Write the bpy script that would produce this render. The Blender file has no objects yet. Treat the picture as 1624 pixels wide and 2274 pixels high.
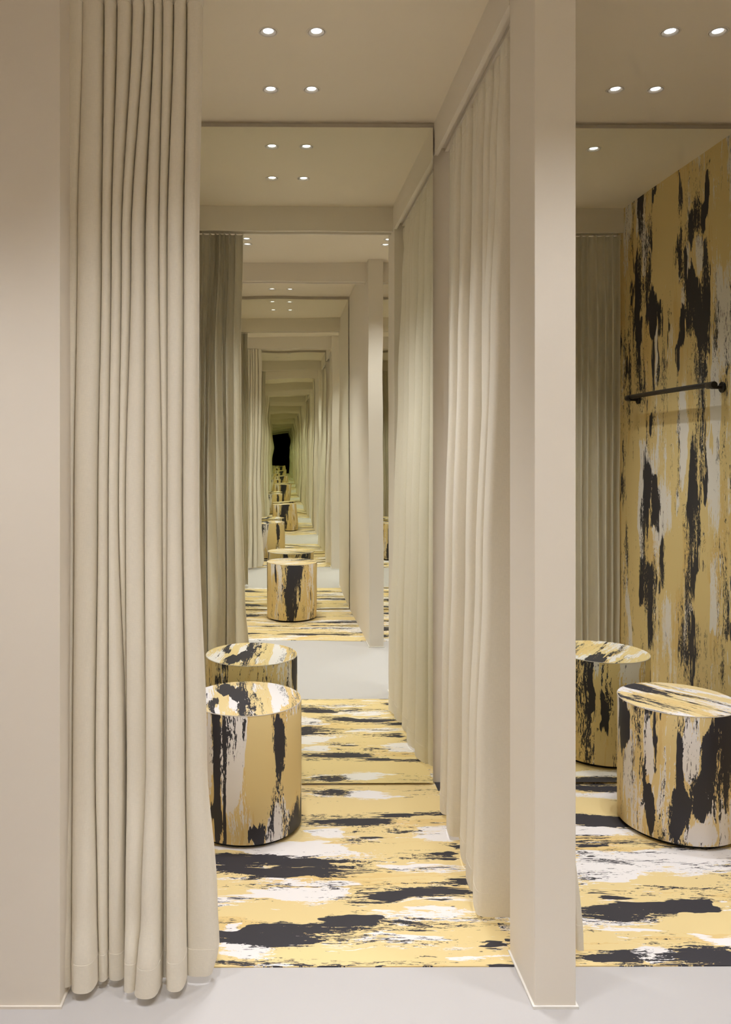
import bpy, bmesh, math, random
from mathutils import Vector, noise as mnoise

# ------------------------------------------------------------------ camera, world, exposure
H = 1.5                    # camera height (m)
F = 1760.0                 # focal length in pixels of the 1624x2274 frame
VX, VY = 637.0, 1005.0     # vanishing point of the room axis in that frame
S = F / 1000.0 * H         # metres per unit of (1000 / pixels below the horizon)
sc = bpy.context.scene
cam_d = bpy.data.cameras.new('camera')
cam = bpy.data.objects.new('camera', cam_d)
sc.collection.objects.link(cam)
cam.location = (0, 0, H)
cam.rotation_euler = (math.radians(90), 0, 0)
cam_d.sensor_fit = 'VERTICAL'
cam_d.sensor_height = 36.0
cam_d.lens = 36.0 * F / 2274.0
cam_d.shift_x = (812.0 - VX) / 2274.0
cam_d.shift_y = -(1137.0 - VY) / 2274.0
cam_d.clip_start = 0.02
sc.camera = cam

world = bpy.data.worlds.new('world')
sc.world = world
world.use_nodes = True
world.node_tree.nodes['Background'].inputs[0].default_value = (0, 0, 0, 1)
world.node_tree.nodes['Background'].inputs[1].default_value = 0.0

sc.view_settings.view_transform = 'Standard'
sc.view_settings.look = 'None'
sc.view_settings.gamma = 1.0
sc.view_settings.use_curve_mapping = False
sc.view_settings.exposure = 0.15
cy = sc.cycles
cy.max_bounces = 14
cy.diffuse_bounces = 6
cy.glossy_bounces = 12
cy.transmission_bounces = 4
cy.sample_clamp_indirect = 4.0
cy.blur_glossy = 1.0
cy.use_denoising = True
cy.use_adaptive_sampling = True
cy.adaptive_threshold = 0.14
cy.adaptive_min_samples = 14

LAMP_BAY = 36.0            # watts of one bay downlight
LAMP_HALL = 41.0           # watts of one corridor downlight
LAMP_COL = (0.965, 0.98, 1.03)

C = sc.collection
R_ = random.Random(7)

# ------------------------------------------------------------------ small helpers
def new_obj(name, mesh, mat=None, parent=None):
    o = bpy.data.objects.new(name, mesh)
    C.objects.link(o)
    if mat is not None:
        if not mesh.materials:
            mesh.materials.append(mat)
    if parent is not None:
        o.parent = parent
    return o

def bm_obj(name, bm, mat=None, parent=None, smooth=False):
    me = bpy.data.meshes.new(name)
    bmesh.ops.recalc_face_normals(bm, faces=bm.faces[:])
    bm.to_mesh(me)
    bm.free()
    if smooth:
        for p in me.polygons:
            p.use_smooth = True
    return new_obj(name, me, mat, parent)

def empty(name, loc=(0, 0, 0)):
    o = bpy.data.objects.new(name, None)
    o.empty_display_size = 0.1
    C.objects.link(o)
    o.location = loc
    return o

def tag(o, label=None, cat=None, group=None, kind=None):
    if label: o['label'] = label
    if cat: o['category'] = cat
    if group: o['group'] = group
    if kind: o['kind'] = kind
    return o

def add_box(bm, x0, x1, y0, y1, z0, z1, slope=0.0):
    """box; slope shears y with x (walls that run a hair off square)"""
    vs = []
    for z in (z0, z1):
        for x, y in ((x0, y0), (x1, y0), (x1, y1), (x0, y1)):
            vs.append(bm.verts.new((x, y + slope * x, z)))
    a = vs
    for f in ((0, 1, 2, 3), (4, 5, 6, 7), (0, 1, 5, 4), (1, 2, 6, 5), (2, 3, 7, 6), (3, 0, 4, 7)):
        bm.faces.new([a[i] for i in f])

def box(name, x0, x1, y0, y1, z0, z1, mat, parent=None, slope=0.0, bevel=0.0):
    bm = bmesh.new()
    add_box(bm, x0, x1, y0, y1, z0, z1, slope)
    if bevel:
        bmesh.ops.recalc_face_normals(bm, faces=bm.faces[:])
        bmesh.ops.bevel(bm, geom=bm.edges[:], offset=bevel, segments=2, affect='EDGES', profile=0.5)
    return bm_obj(name, bm, mat, parent)

def lathe(bm, prof, n=48, cx=0, cy=0, cap0=False, cap1=False):
    rings = []
    for r, z in prof:
        rings.append([bm.verts.new((cx + r * math.cos(2 * math.pi * i / n), cy + r * math.sin(2 * math.pi * i / n), z)) for i in range(n)])
    for a, b in zip(rings, rings[1:]):
        for i in range(n):
            j = (i + 1) % n
            bm.faces.new((a[i], a[j], b[j], b[i]))
    if cap0: bm.faces.new(rings[0])
    if cap1: bm.faces.new(rings[-1])
    return rings

# ------------------------------------------------------------------ pixel -> place (used for measured positions of the print)
ALPHA = 0.0102             # the mirror walls stand this much (rad) off square to the bay sides
YA0 = 3.5625               # mirror plane of the far bays:  y = YA0 + ALPHA * x
YB0 = -0.438               # mirror plane of the near bays
XW = 2.084                 # printed side wall
def ray(px, py):
    return Vector(((px - VX) / F, 1.0, (VY - py) / F))
def hit_floor(px, py):
    d = ray(px, py); t = -H / d.z
    return d.x * t, d.y * t
def hit_wall(px, py):
    """printed wall as met after one bounce off the mirror"""
    d = ray(px, py)
    t = YA0 / (d.y - ALPHA * d.x)
    p = Vector((0, 0, H)) + d * t
    n = Vector((ALPHA, -1, 0)).normalized()
    r = d - 2 * d.dot(n) * n
    k = (XW - p.x) / r.x
    q = p + r * k
    return q.y, q.z
def hit_cyl(px, py, cx, cyy, rad):
    d = ray(px, py)
    a = d.x * d.x + d.y * d.y
    b = -2 * (d.x * cx + d.y * cyy)
    c = cx * cx + cyy * cyy - rad * rad
    disc = max(b * b - 4 * a * c, 0.0)
    t = (-b - math.sqrt(disc)) / (2 * a)
    p = Vector((0, 0, H)) + d * t
    return math.atan2(p.y - cyy, p.x - cx), p.z

# ------------------------------------------------------------------ materials
class NT:
    def __init__(self, name):
        self.m = bpy.data.materials.new(name)
        self.m.use_nodes = True
        self.t = self.m.node_tree
        self.t.nodes.clear()
        self.out = self.t.nodes.new('ShaderNodeOutputMaterial')
    def n(self, typ, **kw):
        nd = self.t.nodes.new(typ)
        for k, v in kw.items():
            setattr(nd, k, v)
        return nd
    def put(self, sock, v):
        if isinstance(v, bpy.types.NodeSocket):
            self.t.links.new(v, sock)
        elif v is not None:
            sock.default_value = v
    def math(self, op, a, b=None, c=None, clamp=False):
        nd = self.n('ShaderNodeMath', operation=op, use_clamp=clamp)
        for i, v in enumerate((a, b, c)):
            self.put(nd.inputs[i], v)
        return nd.outputs[0]
    def vmath(self, op, a, b=None, c=None):
        nd = self.n('ShaderNodeVectorMath', operation=op)
        for i, v in enumerate((a, b, c)):
            self.put(nd.inputs[i], v)
        return nd.outputs['Value'] if op in ('DOT_PRODUCT', 'LENGTH') else nd.outputs['Vector']
    def noise(self, vec, detail=2.0, rough=0.5, color=False, scale=1.0):
        nd = self.n('ShaderNodeTexNoise')
        nd.inputs['Scale'].default_value = scale
        nd.inputs['Detail'].default_value = detail
        nd.inputs['Roughness'].default_value = rough
        self.put(nd.inputs['Vector'], vec)
        return nd.outputs['Color'] if color else nd.outputs['Fac']
    def step(self, v, lo, hi):
        nd = self.n('ShaderNodeMapRange')
        self.put(nd.inputs[0], v)
        nd.inputs[1].default_value = lo
        nd.inputs[2].default_value = hi
        return nd.outputs[0]
    def mix(self, fac, a, b):
        nd = self.n('ShaderNodeMix', data_type='RGBA')
        self.put(nd.inputs['Factor'], fac)
        self.put(nd.inputs['A'], a)
        self.put(nd.inputs['B'], b)
        return nd.outputs['Result']
    def bsdf(self, color, rough=0.5, spec=0.5, normal=None, **kw):
        b = self.n('ShaderNodeBsdfPrincipled')
        self.put(b.inputs['Base Color'], color)
        self.put(b.inputs['Roughness'], rough)
        b.inputs['Specular IOR Level'].default_value = spec
        if normal is not None:
            self.put(b.inputs['Normal'], normal)
        for k, v in kw.items():
            self.put(b.inputs[k], v)
        self.t.links.new(b.outputs[0], self.out.inputs[0])
        return b
    def bump(self, h, strength=0.1, dist=0.01):
        nd = self.n('ShaderNodeBump')
        nd.inputs['Strength'].default_value = strength
        nd.inputs['Distance'].default_value = dist
        self.put(nd.inputs['Height'], h)
        return nd.outputs[0]
    def coord(self, which='Object'):
        return self.n('ShaderNodeTexCoord').outputs[which]

def rgb(r, g, b):
    return (r, g, b, 1.0)

def plain_mat(name, col, var=0.02, rough=0.6, spec=0.3, scale=3.0, bump=0.02):
    t = NT(name)
    co = t.coord('Object')
    nz = t.noise(t.vmath('MULTIPLY', co, (scale, scale, scale)), 4, 0.55)
    fine = t.noise(t.vmath('MULTIPLY', co, (180, 180, 180)), 2, 0.5)
    dark = tuple(c * (1 - var * 2) for c in col) + (1.0,)
    lite = tuple(min(1, c * (1 + var)) for c in col) + (1.0,)
    t.bsdf(t.mix(nz, dark, lite), rough, spec, t.bump(fine, bump, 0.002))
    return t.m

def fabric_mat(name, col):
    t = NT(name)
    co = t.coord('UV')
    warp = t.noise(t.vmath('MULTIPLY', co, (900, 60, 1)), 2, 0.6)
    weft = t.noise(t.vmath('MULTIPLY', co, (60, 900, 1)), 2, 0.6)
    w = t.math('ADD', warp, weft)
    big = t.noise(t.vmath('MULTIPLY', co, (6, 2, 1)), 3, 0.5)
    c = t.mix(t.step(w, 0.7, 1.3), rgb(*[x * 0.95 for x in col]), rgb(*[min(1, x * 1.04) for x in col]))
    crease = t.noise(t.vmath('MULTIPLY', co, (22, 7, 1)), 3, 0.55)
    hgt = t.math('ADD', t.math('MULTIPLY', w, 0.02), t.math('MULTIPLY', t.math('ADD', crease, big), 0.03))
    t.bsdf(c, 0.75, 0.15, t.bump(hgt, 0.35, 0.01), **{'Sheen Weight': 0.08})
    return t.m

def mirror_mat(name, seed):
    t = NT(name)
    co = t.coord('Object')
    nz = t.noise(t.vmath('MULTIPLY_ADD', co, (1.7, 1.7, 1.7), (seed, 0, 0)), 1, 0.4)
    g = t.n('ShaderNodeBsdfGlossy')
    g.inputs['Color'].default_value = (0.91, 0.918, 0.832, 1)
    g.inputs['Roughness'].default_value = 0.0
    t.put(g.inputs['Normal'], t.bump(nz, 1.0, 0.0012))
    t.t.links.new(g.outputs[0], t.out.inputs[0])
    return t.m

def emit_mat(name, col, strength):
    t = NT(name)
    e = t.n('ShaderNodeEmission')
    e.inputs[0].default_value = col
    e.inputs[1].default_value = strength
    t.t.links.new(e.outputs[0], t.out.inputs[0])
    return t.m

YELLOW = (0.80, 0.63, 0.31)
OCHRE = (0.77, 0.565, 0.245)
WHITE = (0.86, 0.82, 0.80)
BLACK = (0.042, 0.040, 0.048)

def print_mat(name, seed, black=(), white=(), clear=(), thr_b=0.612, thr_w=0.595, fscale=1.0, dry=1.0, rough=0.5, warp=0.75):
    """paint-drag print. UV in metres: u across the strokes, v along them.
    black / white / clear: strokes of the design, (u, v, half width, half length, weight)."""
    t = NT(name)
    uv = t.n('ShaderNodeUVMap').outputs[0]
    P = t.vmath('MULTIPLY', uv, (fscale, fscale, 0))
    P = t.vmath('ADD', P, (seed * 3.17, seed * 1.37, seed * 0.71))
    w = t.noise(t.vmath('MULTIPLY', P, (7, 3.0, 1)), 3, 0.6, color=True)
    off = t.vmath('SUBTRACT', w, (0.5, 0.5, 0.5))
    P2 = t.vmath('MULTIPLY_ADD', off, (0.06, 0.20, 0.0), P)
    wv = t.vmath('MULTIPLY_ADD', off, (0.10 * warp, 0.30 * warp, 0.0), uv)
    done = {}
    def field(strokes):
        if not strokes:
            return None
        if id(strokes) not in done:
            done[id(strokes)] = build(strokes)
        return done[id(strokes)]
    def build(strokes):
        acc = None
        for (u, v, ru, rv, k) in strokes:
            ru = max(ru, 0.006); rv = max(rv, 0.02)
            q = t.vmath('MULTIPLY_ADD', wv, (1 / ru, 1 / rv, 0), (-u / ru, -v / rv, 0))
            d2 = t.vmath('DOT_PRODUCT', q, q)
            g = t.math('MULTIPLY_ADD', d2, -0.42 * k, k)
            acc = g if acc is None else t.math('MAXIMUM', acc, g)
        return t.math('MAXIMUM', acc, 0.0)
    nM = t.math('SUBTRACT', t.noise(t.vmath('MULTIPLY', P2, (45, 10, 1)), 3, 0.6), 0.5)
    nS = t.math('SUBTRACT', t.noise(t.vmath('MULTIPLY', P2, (95, 2.0, 1)), 2, 0.65), 0.5)
    nD = t.math('SUBTRACT', t.noise(t.vmath('MULTIPLY', P2, (190, 42, 1)), 3, 0.7), 0.5)
    def layer(z, thr, strokes, freq, k, over=()):
        big = t.noise(t.vmath('MULTIPLY_ADD', P2, (freq, freq * 0.22, 1), (0, 0, z)), 3.0, 0.5)
        d = t.step(t.noise(t.vmath('MULTIPLY_ADD', P2, (13, 2.6, 1), (0, 0, z + 5)), 2, 0.5), 0.445, 0.565)
        f = t.math('MULTIPLY_ADD', t.math('SUBTRACT', big, 0.5), 1.25, 0.5)
        f = t.math('MULTIPLY_ADD', nM, 0.16, f)
        f = t.math('MULTIPLY_ADD', nS, t.math('MULTIPLY_ADD', d, 0.38, 0.20), f)
        f = t.math('MULTIPLY_ADD', nD, t.math('MULTIPLY_ADD', d, 0.80 * k, 0.03), f)
        b = field(strokes)
        if b is not None:
            f = t.math('ADD', f, b)
        c = field(clear)
        if c is not None:
            f = t.math('SUBTRACT', f, c)
        c = field(over)
        if c is not None:
            f = t.math('MULTIPLY_ADD', c, -0.8, f)
        return t.step(f, thr - 0.004, thr + 0.004)
    mB = layer(2.3, thr_b, black, 8.5, dry, white)
    # bands of fine dry-brush streaks
    nF = t.math('SUBTRACT', t.noise(t.vmath('MULTIPLY', P2, (230, 16, 1)), 3, 0.72), 0.5)
    def streaks(z, thr):
        band = t.math('SUBTRACT', t.noise(t.vmath('MULTIPLY_ADD', P2, (17, 1.5, 1), (0, 0, z)), 3, 0.55), 0.5)
        f = t.math('MULTIPLY_ADD', nF, 0.75, t.math('ADD', band, t.math('MULTIPLY', nM, 0.25)))
        if z > 30:
            f = t.math('MULTIPLY_ADD', nD, 0.5, f)
        c = field(clear)
        if c is not None:
            f = t.math('SUBTRACT', f, c)
        return t.step(f, thr - 0.01, thr + 0.01)
    mB = t.math('MAXIMUM', mB, t.math('MULTIPLY', streaks(31.0, 0.165), dry))
    mW = layer(11.7, thr_w, white, 7.5, dry * 0.7)
    mW = t.math('MAXIMUM', mW, t.math('MULTIPLY', streaks(27.0, 0.175), dry))
    mO = layer(19.1, 0.58, (), 6.0, dry * 0.3)
    col = t.mix(mO, rgb(*YELLOW), rgb(*OCHRE))
    col = t.mix(mW, col, rgb(*WHITE))
    col = t.mix(mB, col, rgb(*BLACK))
    t.bsdf(col, rough, 0.25)
    return t.m

M_WALL = plain_mat('painted_plaster', (0.83, 0.765, 0.675), 0.01, 0.65, 0.25)
M_CEIL = plain_mat('ceiling_paint', (0.86, 0.775, 0.64), 0.01, 0.8, 0.15)
M_FLOOR = plain_mat('resin_floor', (0.535, 0.51, 0.495), 0.018, 0.45, 0.3, scale=1.2, bump=0.01)
M_SKIRT = plain_mat('white_sealant', (0.82, 0.79, 0.74), 0.01, 0.5, 0.3)
M_CURT = fabric_mat('curtain_cloth', (0.84, 0.78, 0.665))
M_BACK = plain_mat('mirror_backing', (0.42, 0.34, 0.25), 0.02, 0.6, 0.2)
M_TRIM = plain_mat('fitting_white_metal', (0.83, 0.765, 0.675), 0.01, 0.45, 0.4)
M_REFL = plain_mat('reflector_white', (0.85, 0.85, 0.85), 0.01, 0.35, 0.5)
M_LENS = emit_mat('lamp_lens', (0.94, 0.97, 1.0, 1), 3.2)
M_GIMB = plain_mat('gimbal_paint', (0.62, 0.56, 0.48), 0.01, 0.5, 0.3)
M_RAIL = plain_mat('blackened_steel', (0.022, 0.018, 0.015), 0.05, 0.42, 0.5)
M_PLINTH = plain_mat('black_plinth', (0.02, 0.018, 0.016), 0.05, 0.6, 0.3)
M_EDGE = plain_mat('laminate_edge', (0.72, 0.66, 0.58), 0.01, 0.5, 0.3)
M_MIRA = mirror_mat('mirror_silver', 1.0)
M_MIRB = mirror_mat('mirror_silver_opposite', 4.0)

# ------------------------------------------------------------------ room numbers
CEIL = H + 0.995 * H
HEAD = H + 0.8955 * H
FS = 0.004                          # the bay fronts run this much off square
YF_A = 0.8745 * S                   # front edge of printed floor, far bays
YF_B = 0.31 * S                     # near bays
X0, X1 = -2.4, 3.3
XL = -0.613                         # left jamb of the first bay
PX0, PX1 = 0.670, 0.7815            # pillar between the far bays
QX0, QX1 = 0.687, 0.798             # wall between the near bays
YPF = 0.811 * S                     # front face of pillar and wall
YQF = 0.385 * S

A_L = [(-0.0655, 1.065 * S), (0.1054, 1.065 * S), (-0.0660, 1.234 * S), (0.1020, 1.234 * S)]
A2_L = [(1.3605, 1.065 * S), (1.53, 1.065 * S), (1.3515, 1.234 * S), (1.5165, 1.234 * S)]
B_L = [(x, (0.31 - (y / S - 0.8745)) * S) for x, y in A_L]
B2_L = [(x, (0.31 - (y / S - 0.8745)) * S) for x, y in A2_L]
HALL_X = (-1.23, -0.24, 0.752, 1.74)
HALL_Y = (0.548 * S, 0.602 * S)

# ------------------------------------------------------------------ shell
R_OUT = 0.0362
all_l = A_L + A2_L + B_L + B2_L + [(x, y) for x in HALL_X for y in HALL_Y]
bm = bmesh.new()
edges = []
def loop(pts):
    vs = [bm.verts.new(p) for p in pts]
    for i in range(len(vs)):
        edges.append(bm.edges.new((vs[i], vs[(i + 1) % len(vs)])))
YMIN, YMAX = -0.62, 3.78
loop([(X0, YMIN, CEIL), (X1, YMIN, CEIL), (X1, YMAX, CEIL), (X0, YMAX, CEIL)])
for x, y in all_l:
    loop([(x + 0.031 * math.cos(a * math.pi / 12), y + 0.031 * math.sin(a * math.pi / 12), CEIL) for a in range(24)])
bmesh.ops.triangle_fill(bm, use_beauty=True, use_dissolve=False, edges=edges, normal=(0, 0, -1))
tag(bm_obj('ceiling', bm, M_CEIL), 'plain beige painted ceiling with small recessed downlights', kind='structure')

tag(box('floor', X0, X1, YMIN, YMAX, -0.05, 0.0, M_FLOOR), 'smooth pale grey resin floor of the corridor', kind='structure')
tag(box('wall_back', X0, X1, YA0 + 0.03, YA0 + 0.15, 0, CEIL, M_WALL, slope=ALPHA), 'beige wall behind the tall mirrors', kind='structure')
tag(box('wall_front', X0, X1, YB0 - 0.15, YB0 - 0.03, 0, CEIL, M_WALL, slope=ALPHA), 'beige wall behind the opposite mirrors', kind='structure')
tag(box('wall_left', X0, XL, YPF, YA0 - 0.03, 0, CEIL, M_WALL), 'plain off-white wall beside the gathered curtain', kind='structure')
tag(box('wall_left_opposite', X0, XL, YB0 + 0.03, YQF, 0, CEIL, M_WALL), 'plain off-white wall of the opposite fitting room', kind='structure')
tag(box('wall_corridor_left', X0 - 0.1, X0, YMIN, YMAX, 0, CEIL, M_WALL), 'plain wall closing the corridor', kind='structure')
tag(box('wall_corridor_right', X1, X1 + 0.1, YMIN, YMAX, 0, CEIL, M_WALL), 'plain wall at the far end of the corridor', kind='structure')
tag(box('wall_divider_opposite', QX0, QX1, YB0 + 0.02, YQF, 0, CEIL, M_WALL, bevel=0.002), 'plain off-white wall between the opposite fitting rooms', kind='structure')
tag(box('wall_right_opposite', XW, X1, YB0 + 0.06, YQF, 0, CEIL, M_WALL), 'plain wall ending the opposite fitting rooms', kind='structure')
tag(box('pillar', PX0, PX1, YPF, 0.901 * S, 0, CEIL, M_WALL, bevel=0.002), 'slim off-white painted pillar between the two fitting rooms', kind='structure')

def skirt(name, pts, label, mat=None):
    """thin light sealant strip following the foot of a wall; pts are plan corners"""
    bm = bmesh.new()
    for (a, b) in pts:
        ax, ay = a; bx_, by = b
        add_box(bm, min(ax, bx_), max(ax, bx_), min(ay, by), max(ay, by), 0.0, 0.007)
    return tag(bm_obj(name, bm, mat or M_SKIRT), label, kind='structure')
skirt('baseboard_pillar', [((PX0 - 0.006, YPF - 0.006), (PX1 + 0.006, YPF)), ((PX0 - 0.006, YPF), (PX0, 0.901 * S)), ((PX1, YPF), (PX1 + 0.006, 0.901 * S))], 'thin white strip along the foot of the pillar')
skirt('baseboard_left', [((X0, YPF - 0.006), (XL + 0.006, YPF)), ((XL, YPF), (XL + 0.006, YF_A - 0.05))], 'thin pale strip along the foot of the left wall', M_WALL)
skirt('baseboard_opposite', [((QX0 - 0.006, YQF), (QX1 + 0.006, YQF + 0.006)), ((QX0 - 0.006, YF_B + 0.01), (QX0, YQF))], 'thin white strip along the foot of the opposite wall')

# ------------------------------------------------------------------ printed floors and wall
def px_floor(r, k=0.23):
    x0, x1, y0, y1 = r[:4]
    k = r[4] if len(r) > 4 else k
    xm, ym = (x0 + x1) / 2, (y0 + y1) / 2
    cx, cyy = hit_floor(xm, ym)
    ru = abs(hit_floor(xm, y0)[1] - hit_floor(xm, y1)[1]) / 2
    rv = abs(hit_floor(x1, ym)[0] - hit_floor(x0, ym)[0]) / 2
    return (cyy, cx, ru, rv, k)
def px_wall(r, k=0.27):
    x0, x1, y0, y1 = r[:4]
    k = r[4] if len(r) > 4 else k
    xm, ym = (x0 + x1) / 2, (y0 + y1) / 2
    u, v = hit_wall(xm, ym)
    ru = abs(hit_wall(x1, ym)[0] - hit_wall(x0, ym)[0]) / 2
    rv = abs(hit_wall(xm, y1)[1] - hit_wall(xm, y0)[1]) / 2
    return (u, v, ru * 0.95, rv * 1.3, k)

FA_B = [(472, 700, 1931, 1960), (700, 792, 1934, 1960), (472, 638, 1900, 1920), (504, 700, 2062, 2107), (638, 692, 2131, 2147, .22),
        (718, 822, 2027, 2062), (885, 1032, 2058, 2078, .2), (892, 1050, 1896, 1918), (877, 996, 1829, 1851), (700, 877, 1822, 1840),
        (690, 792, 1755, 1770), (859, 923, 1809, 1814, .25), (700, 826, 1864, 1877, .22), (955, 1032, 2001, 2010, .22), (855, 951, 2017, 2025, .2),
        (1000, 1125, 2082, 2112, .14)]
FA_W = [(487, 534, 2051, 2075), (478, 616, 2098, 2124), (560, 760, 1971, 1993, .2), (790, 888, 1757, 1777), (930, 1029, 1836, 1866),
        (690, 774, 1842, 1859), (859, 1021, 1914, 1942), (770, 826, 2121, 2132, .22), (995, 1070, 2126, 2137, .22), (880, 1060, 2080, 2110, .14)]
FA_C = [(700, 1050, 1778, 1805, .2), (520, 760, 2000, 2050, .2), (830, 1000, 1870, 1890, .14), (700, 1130, 2100, 2120, .1), (620, 900, 2110, 2145, .12)]
F2_B = [(1280, 1380, 1817, 1834), (1285, 1372, 1860, 1887), (1311, 1604, 1968, 2029), (1285, 1445, 2008, 2053, .22), (1280, 1470, 2094, 2147),
        (1502, 1624, 2114, 2149), (1372, 1514, 2061, 2078, .16), (1281, 1380, 1748, 1757), (1290, 1400, 1945, 1960, .18)]
F2_W = [(1388, 1616, 1878, 1931), (1320, 1412, 1945, 1962, .2), (1590, 1624, 1985, 2018), (1535, 1624, 2070, 2098), (1404, 1478, 2106, 2147), (1280, 1360, 1898, 1930, .2)]
F2_C = [(1480, 1624, 2030, 2065, .2), (1281, 1375, 1775, 1812, .2), (1400, 1600, 1940, 1962, .15)]
M_PF_A = print_mat('printed_vinyl', 1.0, [px_floor(r) for r in FA_B], [px_floor(r) for r in FA_W], [px_floor(r) for r in FA_C])
M_PF_A2 = print_mat('printed_vinyl_right', 2.0, [px_floor(r) for r in F2_B], [px_floor(r) for r in F2_W], [px_floor(r) for r in F2_C])
M_PF_B = print_mat('printed_vinyl_opposite', 3.3)
M_PF_B2 = print_mat('printed_vinyl_opposite_right', 4.7)

def printed_floor(x0, x1, y0, y1, s0, s1, mat, label):
    """3 mm sheet; y = y0 + s0 x at one edge, y1 + s1 x at the other"""
    bm = bmesh.new()
    z = 0.003
    top = [bm.verts.new(p) for p in ((x0, y0 + s0 * x0, z), (x1, y0 + s0 * x1, z), (x1, y1 + s1 * x1, z), (x0, y1 + s1 * x0, z))]
    bot = [bm.verts.new((v.co.x, v.co.y, 0.0)) for v in top]
    bm.faces.new(top)
    for i in range(4):
        j = (i + 1) % 4
        bm.faces.new((top[i], bot[i], bot[j], top[j]))
    uvl = bm.loops.layers.uv.new('UVMap')
    for f in bm.faces:
        for l in f.loops:
            l[uvl].uv = (l.vert.co.y, l.vert.co.x)
    o = bm_obj('floor_printed', bm, mat)
    return tag(o, label, kind='structure')
printed_floor(XL, PX0, YF_A, YA0 + 0.03, FS, ALPHA, M_PF_A, 'yellow, black and white streaked floor between the gathered curtain and pillar')
printed_floor(PX0, XW, YF_A, YA0 + 0.03, FS, ALPHA, M_PF_A2, 'yellow, black and white streaked floor beside the printed wall')
printed_floor(XL, QX0, YB0 - 0.03, YF_B, ALPHA, FS, M_PF_B, 'streaked printed floor of the opposite fitting room seen in the mirror')
printed_floor(QX1, XW, YB0 - 0.03, YF_B, ALPHA, FS, M_PF_B2, 'streaked printed floor of the second opposite fitting room')

W_B = [(1507, 1518, 400, 458), (1525, 1569, 458, 531), (1549, 1578, 545, 642), (1530, 1574, 600, 748), (1566, 1576, 400, 473), (1399, 1438, 570, 671),
       (1438, 1472, 671, 753), (1402, 1430, 640, 740, .2), (1443, 1474, 773, 850), (1503, 1525, 526, 620), (1496, 1518, 710, 836), (1540, 1564, 770, 884),
       (1440, 1457, 899, 966), (1535, 1569, 908, 1126), (1428, 1467, 1078, 1174), (1467, 1484, 1194, 1271), (1525, 1564, 1116, 1320, .24), (1423, 1450, 1266, 1358),
       (1436, 1450, 1358, 1431), (1515, 1554, 1373, 1499), (1404, 1428, 448, 560, .14), (1515, 1535, 1290, 1380, .16)]
W_W = [(1540, 1560, 530, 590), (1583, 1622, 603, 768), (1453, 1482, 932, 1029), (1511, 1535, 884, 1029), (1574, 1598, 884, 1126), (1472, 1491, 1320, 1465),
       (1574, 1593, 1223, 1368), (1462, 1486, 1050, 1170, .2), (1456, 1462, 740, 840, .2), (1476, 1486, 560, 640, .15)]
W_C = [(1456, 1500, 420, 660, .25), (1500, 1512, 640, 700, .15), (1480, 1512, 1180, 1300, .2), (1398, 1420, 1000, 1300, .2), (1585, 1622, 450, 560, .15), (1540, 1575, 1300, 1370, .2)]
M_PW = print_mat('printed_wall_panel', 5.6, [px_wall(r) for r in W_B], [px_wall(r) for r in W_W], [px_wall(r) for r in W_C], thr_b=0.625, thr_w=0.615, fscale=1.0, warp=0.6)
bm = bmesh.new()
add_box(bm, XW, X1, YPF, YA0 + 0.06, 0, CEIL)
uvl = bm.loops.layers.uv.new('UVMap')
for f in bm.faces:
    for l in f.loops:
        l[uvl].uv = (l.vert.co.y + l.vert.co.x - XW, l.vert.co.z)
tag(bm_obj('wall_right', bm, M_PW), 'wall printed with tall yellow, black and white paint streaks', kind='structure')

# ------------------------------------------------------------------ mirrors
def mirror(x0, x1, y0, back, mat, label):
    """back = +1: stands against the far wall, -1: against the near wall"""
    t = empty('wall_mirror', ((x0 + x1) / 2, y0 + ALPHA * (x0 + x1) / 2, 0.010))
    cx, cyy = t.location.x, t.location.y
    z0, z1 = 0.013, H + 0.9755 * H
    def plate(name, ya, yb, m, inset=0.0):
        bm = bmesh.new()
        add_box(bm, x0 + inset, x1 - inset, min(ya, yb), max(ya, yb), z0 + inset, z1 - inset, ALPHA)
        for v in bm.verts:
            v.co.x -= cx
            v.co.y += y0 - cyy
            v.co.z -= 0.010
        return bm_obj(name, bm, m, t)
    plate('glass', 0.0, 0.005 * back, mat)
    plate('edge_strip', 0.0052 * back, 0.013 * back, M_EDGE)
    plate('backing_board', 0.0135 * back, 0.029 * back, M_BACK, 0.025)
    return tag(t, label, 'mirror')
mirror(XL + 0.012, 0.659, YA0, 1, M_MIRA, 'tall frameless mirror behind the stool by the gathered curtain')
mirror(0.795, XW - 0.004, YA0, 1, M_MIRA, 'tall frameless mirror reflecting the printed wall and clothes rail')
mirror(XL + 0.012, QX0 - 0.008, YB0, -1, M_MIRB, 'tall mirror of the opposite fitting room, seen reflected')
mirror(QX1 + 0.008, XW - 0.012, YB0, -1, M_MIRB, 'tall mirror past the opposite dividing wall, seen reflected')

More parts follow.
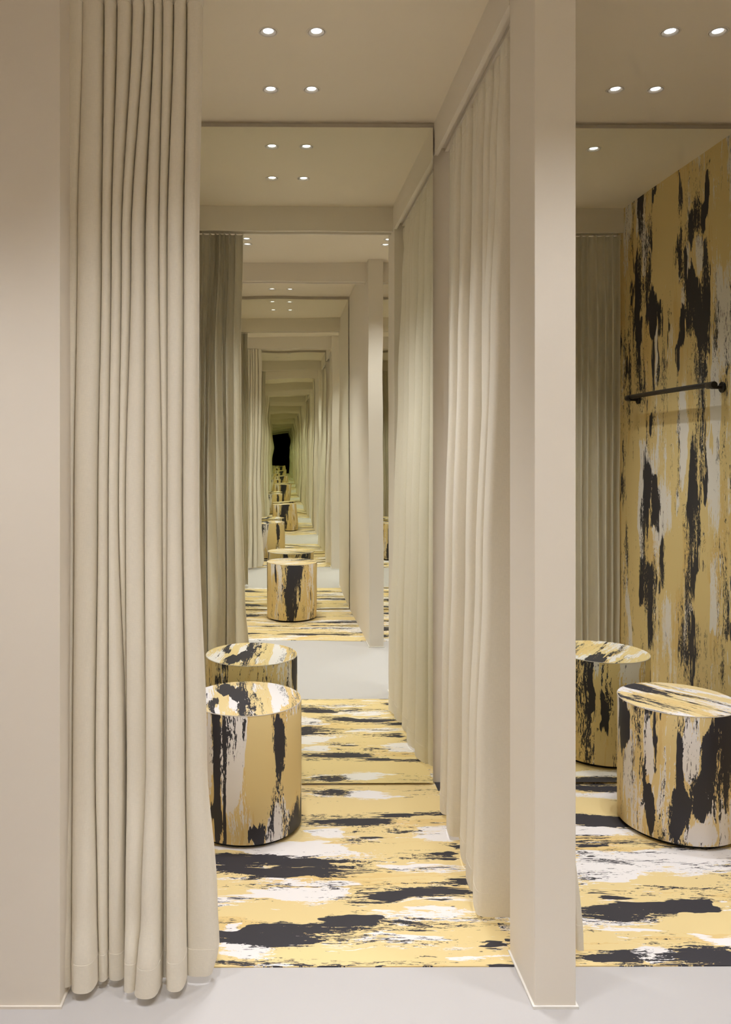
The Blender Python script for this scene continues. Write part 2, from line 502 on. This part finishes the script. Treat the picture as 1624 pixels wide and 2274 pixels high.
# ------------------------------------------------------------------ pelmets
def pelmet(n, x0, x1, ya, yb, label, along='x'):
    """two fascia boards with a curtain track in the slot between them"""
    root = empty('trim_%d' % n, ((x0 + x1) / 2, (ya + yb) / 2, CEIL))
    def b(name, *a, m=M_WALL, bev=0.0):
        o = box(name, *a, m, bevel=bev)
        for v in o.data.vertices:
            v.co.x -= root.location.x; v.co.y -= root.location.y; v.co.z -= root.location.z
        o.parent = root
        return o
    th = 0.018
    if along == 'x':
        b('fascia_board', x0, x1, ya, ya + th, HEAD, CEIL, bev=0.001)
        b('fascia_board', x0, x1, yb - th, yb, HEAD, CEIL, bev=0.001)
        b('curtain_track', x0, x1, (ya + yb) / 2 - 0.008, (ya + yb) / 2 + 0.008, HEAD + 0.02, HEAD + 0.034, m=M_TRIM)
        b('soffit', x0, x1, ya + th, yb - th, HEAD + 0.036, HEAD + 0.046)
    else:
        b('fascia_board', x0, x0 + th, ya, yb, HEAD, CEIL, bev=0.001)
        b('fascia_board', x1 - th, x1, ya, yb, HEAD, CEIL, bev=0.001)
        b('curtain_track', (x0 + x1) / 2 - 0.008, (x0 + x1) / 2 + 0.008, ya, yb, HEAD + 0.02, HEAD + 0.034, m=M_TRIM)
        b('soffit', x0 + th, x1 - th, ya, yb, HEAD + 0.036, HEAD + 0.046)
    return tag(root, label, kind='structure')
PA0, PA1 = 2.236, 2.326
PB0, PB1 = YF_B - 0.005, YF_B + 0.09
pelmet(1, XL, PX0, PA0, PA1, 'boxed pelmet over the gathered curtain')
pelmet(2, PX1, XW, PA0, PA1, 'boxed pelmet across the right fitting room')
pelmet(3, XL, QX0, PB0, PB1, 'boxed pelmet across the opposite fitting room')
pelmet(4, QX1, XW, PB0, PB1, 'boxed pelmet of the second opposite fitting room')
pelmet(5, PX0 - 0.003, PX1, 0.901 * S, YA0 + 0.03, 'long boxed pelmet over the dividing curtain', along='y')

# ------------------------------------------------------------------ curtains
def smooth(t):
    return t * t * (3 - 2 * t)

def lerp_rows(rows, z):
    """rows sorted by z, each (z, list, ...) -> interpolated flat lists"""
    if z >= rows[0][0]: return rows[0][1:]
    for a, b in zip(rows, rows[1:]):
        if b[0] <= z <= a[0]:
            k = smooth((a[0] - z) / (a[0] - b[0]))
            return [[p * (1 - k) + q * k for p, q in zip(u, v)] for u, v in zip(a[1:], b[1:])]
    return rows[-1][1:]

def curtain_points(rows, z, per=14, power=2.6, pinch=0.145, skew=1.0):
    """rows: (z, boundaries, valley offsets, ridge offsets). Returns plan points (a, o)."""
    bnd, val, rid = lerp_rows(rows, z)
    pts = []
    for i in range(len(bnd) - 1):
        w = bnd[i + 1] - bnd[i]
        for k in range(per + (1 if i == len(bnd) - 2 else 0)):
            t = k / per
            a = bnd[i] + w * (t - pinch * math.sin(2 * math.pi * t))
            base = val[i] * (1 - t) + val[i + 1] * t
            o = base + (rid[i] - base) * (1 - abs(2 * t ** skew - 1) ** power)
            pts.append((a, o))
    return pts

def curtain(rows, frame, z_top, z_bot, hem, label, group=None, nz=56, seed=0.0, wob=0.0014, **shape):
    """frame maps (a, o, z) -> world. Panel, stitched hem and heading tape are parts."""
    zs = [z_top - (z_top - z_bot) * i / nz for i in range(nz + 1)]
    zs = sorted(set(zs + [z_bot + hem, z_top - 0.06]), reverse=True)
    grid = []
    for z in zs:
        row = []
        L = 0.0; prev = None
        for k, (a, o) in enumerate(curtain_points(rows, z, **shape)):
            n1 = mnoise.noise(Vector((a * 9 + seed, z * 0.9, seed)))
            n2 = mnoise.noise(Vector((a * 25 + seed, z * 2.2, seed + 5)))
            o2 = o + wob * (n1 + 0.5 * n2)
            a2 = a + wob * 0.7 * mnoise.noise(Vector((a * 9, z * 1.1, seed + 9)))
            p = Vector(frame(a2, o2, z))
            if prev is not None: L += (p - prev).length
            prev = p
            row.append((p, L))
        grid.append(row)
    base = Vector(frame(0.5 * (rows[-1][1][0] + rows[-1][1][-1]), 0.0, z_bot))
    root = empty('curtain', (base.x, base.y, z_bot))
    nr, nc = len(grid), len(grid[0])
    nrm = []
    for i in range(nr):
        row = []
        for k in range(nc):
            du = grid[i][min(k + 1, nc - 1)][0] - grid[i][max(k - 1, 0)][0]
            dv = grid[min(i + 1, nr - 1)][k][0] - grid[max(i - 1, 0)][k][0]
            n = du.cross(dv)
            row.append(n.normalized() if n.length > 1e-9 else Vector((0, 0, 0)))
        nrm.append(row)
    def part(name, i0, i1, thick):
        """cloth with a front sheet, a back sheet and its own rim"""
        bm = bmesh.new()
        uvl = bm.loops.layers.uv.new('UVMap')
        rim = []
        for sgn in (1, -1):
            vv = [[bm.verts.new(grid[i][k][0] - root.location + nrm[i][k] * (sgn * thick / 2)) for k in range(nc)] for i in range(i0, i1 + 1)]
            for i in range(i1 - i0):
                for k in range(nc - 1):
                    q = [(i, k), (i, k + 1), (i + 1, k + 1), (i + 1, k)]
                    if sgn > 0: q.reverse()
                    f = bm.faces.new([vv[r][c] for r, c in q])
                    f.smooth = True
                    for l, (r, c) in zip(f.loops, q):
                        l[uvl].uv = (grid[i0 + r][c][1], zs[i0 + r])
            m = i1 - i0
            rim.append([vv[0][k].co.copy() for k in range(nc)] + [vv[i][nc - 1].co.copy() for i in range(1, m + 1)]
                       + [vv[m][k].co.copy() for k in range(nc - 2, -1, -1)] + [vv[i][0].co.copy() for i in range(m - 1, 0, -1)])
        va = [bm.verts.new(p) for p in rim[0]]
        vb = [bm.verts.new(p) for p in rim[1]]
        for i in range(len(va)):
            j = (i + 1) % len(va)
            bm.faces.new((va[i], va[j], vb[j], vb[i]))
        me = bpy.data.meshes.new(name)
        bm.to_mesh(me)
        bm.free()
        return new_obj(name, me, M_CURT, root)
    ih = zs.index(z_top - 0.06)
    ib = zs.index(z_bot + hem)
    part('heading_tape', 0, ih, 0.004)
    part('panel', ih, ib, 0.0016)
    part('hem', ib, len(zs) - 1, 0.0032)
    return tag(root, label, 'curtain', group)

def z_at(py, dp=0.86):
    return H + (VY - py) * dp / 1000.0 * H
def x_at(px, dp=0.86):
    return (px - VX) * dp / 1000.0 * H

# gathered curtain at the left jamb: fold lines measured from the photograph
def arow(py, bpx, val, rid):
    return (z_at(py), [x_at(p) for p in bpx], [v - (0.022 if 1 < i < len(val) - 1 else 0.0) for i, v in enumerate(val)], list(rid))
# offsets: metres towards the corridor from the track line
A_ROWS = [
    arow(-45, [146, 190, 233, 261, 297, 323, 343, 364, 388, 416, 451], [.000, .018, -.020, -.020, -.022, -.015, -.03, -.018, -.018, -.020, -.01], [.030, .030, .028, .026, .028, .024, .020, .026, .026, .028]),
    arow(0,   [146, 188, 233, 261, 296, 322, 342, 363, 387, 416, 450], [.000, .020, -.024, -.024, -.026, -.015, -.04, -.022, -.020, -.024, -.01], [.036, .034, .032, .030, .032, .026, .020, .030, .030, .030]),
    arow(560, [149, 176, 228, 249, 272, 292, 322, 354, 372, 409, 442], [.000, .005, -.024, -.024, -.024, -.022, -.060, -.014, -.022, -.026, -.01], [.030, .042, .034, .034, .034, .034, .028, .022, .036, .034]),
    arow(1120, [147, 168, 221, 244, 266, 281, 322, 360, 372, 406, 441], [.010, -.030, -.020, -.022, -.015, -.015, -.012, .000, -.022, -.022, -.005], [.022, .050, .040, .040, .030, .042, .036, .014, .044, .036]),
    arow(1680, [143, 168, 217, 245, 278, 283, 330, 366, 373, 413, 459], [.040, -.005, .000, -.006, -.020, -.016, .038, .010, -.010, .000, -.005], [.038, .062, .050, .050, -.008, .044, .070, .020, .066, .040]),
    arow(2000, [138, 172, 224, 246, 281, 285, 324, 366, 375, 417, 483], [.075, .018, .022, .012, -.006, .000, .074, .026, .014, .024, .004], [.068, .090, .058, .056, .006, .078, .104, .034, .088, .036]),
    arow(2090, [137, 174, 227, 246, 283, 287, 318, 366, 376, 418, 487], [.084, .030, .030, .016, .000, .012, .096, .034, .022, .034, .000], [.080, .104, .060, .054, .010, .100, .124, .038, .096, .034]),
    arow(2185, [137, 176, 227, 246, 284, 288, 312, 366, 377, 419, 466], [.086, .034, .032, .016, .002, .020, .104, .036, .026, .036, .006], [.082, .108, .056, .052, .012, .104, .128, .040, .100, .036]),
]
YT = 0.5 * (PA0 + PA1)
curtain(A_ROWS, lambda a, o, z: (a, YT - 0.010 - o, z), HEAD - 0.006, 0.022, 0.075, 'full-length beige curtain gathered at the left wall, beside the stool', seed=1.0, nz=70)

# curtains gathered the same way at the other jambs
def stack_rows(a0, a1, n, rnd, top_amp=0.028, bot_amp=0.05, lean=0.02, flare=0.0):
    def cuts():
        w = [rnd.uniform(0.7, 1.4) for _ in range(n)]
        s = sum(w); acc = [0.0]
        for q in w: acc.append(acc[-1] + q / s)
        return acc
    c0 = cuts(); c1 = cuts()
    rows = []
    for z, k, amp in ((HEAD - 0.006, 0.0, top_amp), (2.2, 0.35, top_amp * 1.25), (1.2, 0.75, bot_amp * 0.8), (0.4, 1.0, bot_amp), (0.02, 1.0, bot_amp * 1.05)):
        b = [a0 + (a1 - a0 + flare * k) * (p * (1 - k) + q * k) for p, q in zip(c0, c1)]
        rows.append((z, b, [-amp * rnd.uniform(0.6, 1.0) + lean * k for _ in b], [amp * rnd.uniform(0.7, 1.1) + lean * k for _ in b[:-1]]))
    return rows
rnd = random.Random(21)
curtain(stack_rows(1.66, XW - 0.012, 9, rnd), lambda a, o, z: (a, YT - o, z), HEAD - 0.006, 0.024, 0.075, 'full-length beige curtain gathered against the printed wall, seen in the mirror', seed=3.0)
rnd = random.Random(5)
YTB = 0.5 * (PB0 + PB1)
curtain(stack_rows(XL + 0.012, -0.345, 8, rnd, lean=0.0, bot_amp=0.038), lambda a, o, z: (a, YTB + o, z), HEAD - 0.006, 0.024, 0.075, 'beige curtain gathered in the opposite fitting room, seen only reflected', seed=5.0)

# dividing curtain, folds bulging into the left fitting room; a = distance into the room, o = towards the left bay
XT = 0.5 * (PX0 - 0.003 + PX1)
def D(v): return v * S
def drow(z, cuts, val, rid):
    return (z, [D(c) for c in cuts], val, rid)
D_ROWS = [
    drow(HEAD - 0.006, [.908, .935, .965, 1.010, 1.045, 1.085, 1.125, 1.165, 1.195, 1.235, 1.270, 1.300, 1.336],
         [-.02, -.032, -.034, -.030, -.034, -.034, -.030, -.034, -.030, -.034, -.030, -.034, -.015], [.006, .008, .018, .012, .018, .018, .012, .018, .014, .018, .012, .006]),
    drow(2.50, [.906, .930, .958, 1.006, 1.045, 1.082, 1.122, 1.160, 1.192, 1.230, 1.264, 1.298, 1.336],
         [-.03, -.036, -.036, -.020, -.020, -.036, -.012, -.036, -.012, -.036, -.012, -.036, -.012], [-.012, -.006, .036, .030, .030, .036, .020, .036, .024, .034, .022, .010]),
    drow(1.90, [.903, .926, .953, 1.008, 1.048, 1.078, 1.126, 1.157, 1.195, 1.226, 1.262, 1.294, 1.337],
         [-.05, -.05, -.036, .018, .014, -.038, .016, -.038, .018, -.038, .016, -.038, -.010], [-.035, -.028, .058, .046, .034, .052, .032, .056, .034, .050, .032, .012]),
    drow(1.10, [.900, .922, .953, 1.010, 1.052, 1.076, 1.130, 1.156, 1.200, 1.225, 1.266, 1.292, 1.338],
         [-.08, -.065, -.038, .048, .040, -.040, .040, -.040, .044, -.040, .040, -.038, -.008], [-.06, -.045, .084, .072, .030, .068, .040, .076, .042, .070, .040, .014]),
    drow(0.50, [.897, .919, .954, 1.012, 1.056, 1.075, 1.134, 1.155, 1.206, 1.225, 1.270, 1.290, 1.338],
         [-.12, -.085, -.040, .076, .060, -.040, .058, -.040, .062, -.040, .056, -.038, -.008], [-.10, -.065, .104, .092, .030, .080, .044, .090, .046, .082, .044, .014]),
    drow(0.02, [.892, .914, .956, 1.012, 1.058, 1.075, 1.136, 1.155, 1.208, 1.225, 1.272, 1.290, 1.338],
         [-.158, -.105, -.042, .092, .070, -.040, .064, -.040, .068, -.040, .060, -.038, -.008], [-.14, -.085, .114, .102, .030, .086, .044, .096, .046, .088, .044, .014]),
]
curtain(D_ROWS, lambda a, o, z: (XT - o, a, z), HEAD - 0.006, 0.020, 0.075, 'long beige dividing curtain hanging from the pillar to the mirror', seed=7.0, nz=60, wob=0.0012, skew=0.66)

# ------------------------------------------------------------------ drum stools
def cyl_px(r, cx, cyy, rad, k=0.24):
    x0, x1, y0, y1 = r[:4]
    k = r[4] if len(r) > 4 else k
    t0, za = hit_cyl(x0, (y0 + y1) / 2, cx, cyy, rad)
    t1, zb = hit_cyl(x1, (y0 + y1) / 2, cx, cyy, rad)
    xm = (x0 + x1) / 2
    _, z0 = hit_cyl(xm, y0, cx, cyy, rad)
    _, z1 = hit_cyl(xm, y1, cx, cyy, rad)
    tm = (t0 + t1) / 2
    return (tm * rad, (z0 + z1) / 2, abs(t1 - t0) / 2 * rad, abs(z1 - z0) / 2, k)

RAD, HT = 0.2255, 0.505
def stool(cx, cyy, side_mat, top_mat, rot_top, label, seam=math.pi):
    root = empty('drum_stool', (cx, cyy, 0.003))
    n = 96
    z0, z1 = 0.016, HT - 0.003
    bm = bmesh.new()
    uvl = bm.loops.layers.uv.new('UVMap')
    cols = []
    for i in range(n + 1):
        th = seam - 2 * math.pi + 2 * math.pi * i / n
        c, s = math.cos(th), math.sin(th)
        cols.append((th, [bm.verts.new((r * c, r * s, z)) for r, z in ((RAD - 0.012, z0), (RAD - 0.001, z0), (RAD, z0 + 0.001), (RAD, z1 - 0.001), (RAD - 0.0005, z1))]))
    for (ta, a), (tb, b) in zip(cols, cols[1:]):
        for k in range(4):
            f = bm.faces.new((a[k], b[k], b[k + 1], a[k + 1]))
            for l, (tt, vv) in zip(f.loops, ((ta, a[k]), (tb, b[k]), (tb, b[k + 1]), (ta, a[k + 1]))):
                l[uvl].uv = (tt * RAD, vv.co.z)
    body = bm_obj('body', bm, side_mat, root, smooth=True)
    bm = bmesh.new()
    uvl = bm.loops.layers.uv.new('UVMap')
    lathe(bm, [(RAD - 0.0016, z1), (RAD - 0.0022, HT)], n, cap1=True)
    ca, sa = math.cos(rot_top), math.sin(rot_top)
    for f in bm.faces:
        for l in f.loops:
            x, y = l.vert.co.x, l.vert.co.y
            l[uvl].uv = (x * ca + y * sa, -x * sa + y * ca)
    bm_obj('seat_top', bm, top_mat, root)
    bm = bmesh.new()
    lathe(bm, [(RAD - 0.0018, z1 - 0.0002), (RAD + 0.0004, z1 - 0.0002), (RAD + 0.0004, z1 + 0.0016), (RAD - 0.0018, z1 + 0.0020)], n)
    bm_obj('edge_band', bm, M_EDGE, root, smooth=True)
    bm = bmesh.new()
    lathe(bm, [(RAD - 0.020, 0.0), (RAD - 0.020, z0 + 0.004)], 64, cap0=True, cap1=True)
    bm_obj('plinth', bm, M_PLINTH, root)
    return tag(root, label, 'stool')

SA = (-0.166, 1.2165 * S)
SA_B = [(477, 489, 1595, 1875, .26), (498, 503, 1600, 1870, .12), (538, 549, 1594, 1662, .22), (604, 632, 1600, 1715), (554, 597, 1832, 1877), (640, 668, 1785, 1872, .2), (520, 528, 1610, 1790, .06)]
SA_W = [(455, 472, 1600, 1800, .2), (500, 548, 1600, 1870, .24), (610, 626, 1785, 1870)]
SA_C = [(552, 604, 1600, 1810, .3), (634, 664, 1600, 1770, .2)]
m_sa = print_mat('printed_laminate', 6.0, [cyl_px(r, *SA, RAD) for r in SA_B], [cyl_px(r, *SA, RAD) for r in SA_W], [cyl_px(r, *SA, RAD) for r in SA_C], warp=0.22)
def top_strokes(lst):
    return [(x, y, a, b, k) for x, y, a, b, k in lst]
m_sat = print_mat('printed_laminate_top', 8.0,
    top_strokes([(-.07, .12, .035, .06, .25), (-.02, .0, .035, .18, .2), (.02, -.08, .03, .08, .2), (-.13, -.05, .02, .1, .16), (.15, .08, .02, .05, .28), (-.16, .08, .012, .06, .2)]),
    top_strokes([(.11, -.02, .05, .16, .26), (.06, .12, .03, .06, .2), (-.05, -.03, .02, .1, .2)]), fscale=1.5, dry=0.7, warp=0.35)
stool(SA[0], SA[1], m_sa, m_sat, 0.12, 'yellow drum stool with a long dark streak, beside the gathered curtain')

S2 = (1.578, 1.212 * S)
S2_B = [(1552, 1624, 1600, 1838, .42), (1535, 1590, 1716, 1834, .36), (1502, 1520, 1610, 1756, .22), (1494, 1535, 1756, 1887, .22), (1425, 1453, 1756, 1866, .22), (1382, 1400, 1574, 1650, .2), (1452, 1480, 1610, 1750, .1)]
S2_W = [(1386, 1425, 1650, 1858), (1425, 1449, 1594, 1716), (1522, 1556, 1626, 1736), (1530, 1587, 1840, 1880)]
S2_C = [(1455, 1500, 1640, 1860, .12)]
m_s2 = print_mat('printed_laminate_dark', 9.0, [cyl_px(r, *S2, RAD) for r in S2_B], [cyl_px(r, *S2, RAD) for r in S2_W], [cyl_px(r, *S2, RAD) for r in S2_C], warp=0.22)
m_s2t = print_mat('printed_laminate_dark_top', 10.0, thr_b=0.58, thr_w=0.55, fscale=1.6)
stool(S2[0], S2[1], m_s2, m_s2t, math.radians(38), 'drum stool with a big black patch, in front of the printed wall', seam=0.0)

SB = (0.127, -0.03 * S)
def arc(t0, t1, z0, z1, k):
    return ((t0 + t1) / 2 * RAD, (z0 + z1) / 2, abs(t1 - t0) / 2 * RAD, (z1 - z0) / 2, k)
m_sb = print_mat('printed_laminate_streaky', 12.0, [arc(1.2, 1.85, -.1, .6, .13), (1.6 * RAD, .25, .022, .3, .24), (1.3 * RAD, .25, .012, .3, .2), arc(2.2, 2.35, .2, .5, .2), arc(0.7, 0.85, .2, .46, .22)],
                 [arc(1.9, 2.3, 0, .5, .12)], [arc(2.4, 2.9, 0, .5, .2), arc(.2, .65, 0, .5, .15)], warp=0.22)
m_sbt = print_mat('printed_laminate_streaky_top', 13.0, fscale=1.5)
stool(SB[0], SB[1], m_sb, m_sbt, math.radians(70), 'drum stool with dense black streaks, visible only in the mirror', seam=1.5 * math.pi)

# ------------------------------------------------------------------ clothes rail on the printed wall
ZR = H + 0.217 * H
RY0, RY1 = 0.944 * S, 1.292 * S
XR = XW - 0.058
root = empty('clothes_rail', (XW, (RY0 + RY1) / 2, ZR))
def tube(p0, p1, r, n=24, bev=0.0):
    bm = bmesh.new()
    p0, p1 = Vector(p0) - root.location, Vector(p1) - root.location
    d = p1 - p0
    L = d.length
    q = d.to_track_quat('Z', 'Y')
    prof = [(r - bev, 0), (r, bev), (r, L - bev), (r - bev, L)] if bev else [(r, 0), (r, L)]
    lathe(bm, prof, n, cap0=True, cap1=True)
    for v in bm.verts:
        v.co = q @ v.co + p0
    return bm
def rail_part(name, p0, p1, r, bev=0.0015, parent=None):
    o = bm_obj(name, tube(p0, p1, r, bev=bev), M_RAIL, parent or root, smooth=False)
    for p in o.data.polygons:
        p.use_smooth = len(p.vertices) == 4
    return o
rail_part('rod', (XR, RY0, ZR), (XR, RY1, ZR), 0.0125)
for y in (RY0 + 0.035, RY1 - 0.02):
    br = rail_part('bracket', (XR - 0.002, y, ZR - 0.014), (XW - 0.006, y, ZR - 0.014), 0.0085)
    rail_part('clamp', (XR, y - 0.028, ZR - 0.004), (XR, y + 0.028, ZR - 0.004), 0.0165, parent=br)
    rail_part('wall_plate', (XW - 0.010, y, ZR - 0.014), (XW, y, ZR - 0.014), 0.026, parent=br)
tag(root, 'black metal clothes rail on the printed wall, seen in the mirror', 'clothes rail')

# ------------------------------------------------------------------ downlights
def lathe_mesh(name, prof, n, mat, cap1=False, cap0=False):
    bm = bmesh.new()
    lathe(bm, prof, n, cap0=cap0, cap1=cap1)
    bmesh.ops.recalc_face_normals(bm, faces=bm.faces[:])
    me = bpy.data.meshes.new(name)
    bm.to_mesh(me); bm.free()
    for p in me.polygons: p.use_smooth = len(p.vertices) == 4
    me.materials.append(mat)
    return me
me_ring = lathe_mesh('trim_ring', [(0.0300, 0.0), (0.0300, -0.0018), (R_OUT - 0.002, -0.0032), (R_OUT, -0.0012), (R_OUT, 0.0)], 48, M_TRIM)
me_gim = lathe_mesh('gimbal', [(0.0290, -0.0022), (0.0278, -0.0022), (0.0272, -0.0010), (0.0192, 0.0025), (0.0192, 0.012)], 48, M_GIMB)
me_can = lathe_mesh('housing', [(0.0302, 0.0), (0.0302, 0.055)], 32, M_BACK, cap1=True)
me_len = lathe_mesh('lens', [(0.0186, 0.0030), (0.0187, 0.006)], 32, M_LENS, cap0=True, cap1=True)
def downlight(x, y, watts, label, group, cone=80):
    root = empty('downlight', (x, y, CEIL))
    for nm, me in (('trim_ring', me_ring), ('gimbal', me_gim), ('housing', me_can), ('lens', me_len)):
        new_obj(nm, me, None, root)
    ld = bpy.data.lights.new('lamp_beam', 'SPOT')
    ld.energy = watts
    ld.color = LAMP_COL
    ld.spot_size = math.radians(cone)
    ld.spot_blend = 1.0
    ld.shadow_soft_size = 0.012
    lo = bpy.data.objects.new('lamp_beam', ld)
    C.objects.link(lo)
    lo.parent = root
    lo.location = (0, 0, -0.004)
    return tag(root, label, 'downlight', group)
def four(ls, watts, where, sides, rows, group, cone=80):
    """2 x 2 cluster: sides name what lies beyond the left / right pair, rows the front / back pair"""
    for i, (x, y) in enumerate(ls):
        downlight(x, y, watts, 'round recessed downlight%s, %s row, towards %s' % (where, rows[i // 2], sides[i % 2]), group, cone)
four(A_L, LAMP_BAY, ' above the left stool', ('the gathered curtain', 'the dividing curtain'), ('pelmet-side', 'mirror-side'), 'downlights of the left fitting room')
four(A2_L, LAMP_BAY * 1.1, ' above the right stool', ('the pillar', 'the printed wall'), ('pelmet-side', 'mirror-side'), 'downlights of the right fitting room', 66)
four(B_L, LAMP_BAY, ' of the opposite room seen reflected', ('the gathered curtain', 'the plain wall'), ('pelmet-side', 'mirror-side'), 'downlights of the opposite fitting room')
four(B2_L, LAMP_BAY, ' past the opposite dividing wall', ('that wall', 'the far side'), ('pelmet-side', 'mirror-side'), 'downlights of the second opposite fitting room')
for x, where in zip(HALL_X, ('before the plain left wall', 'before the gathered curtain', 'before the pillar', 'before the printed wall')):
    for y, row in zip(HALL_Y, ('opposite-side', 'pelmet-side')):
        downlight(x, y, LAMP_HALL, 'corridor downlight %s, %s of its pair' % (where, row), 'corridor downlights', 86)
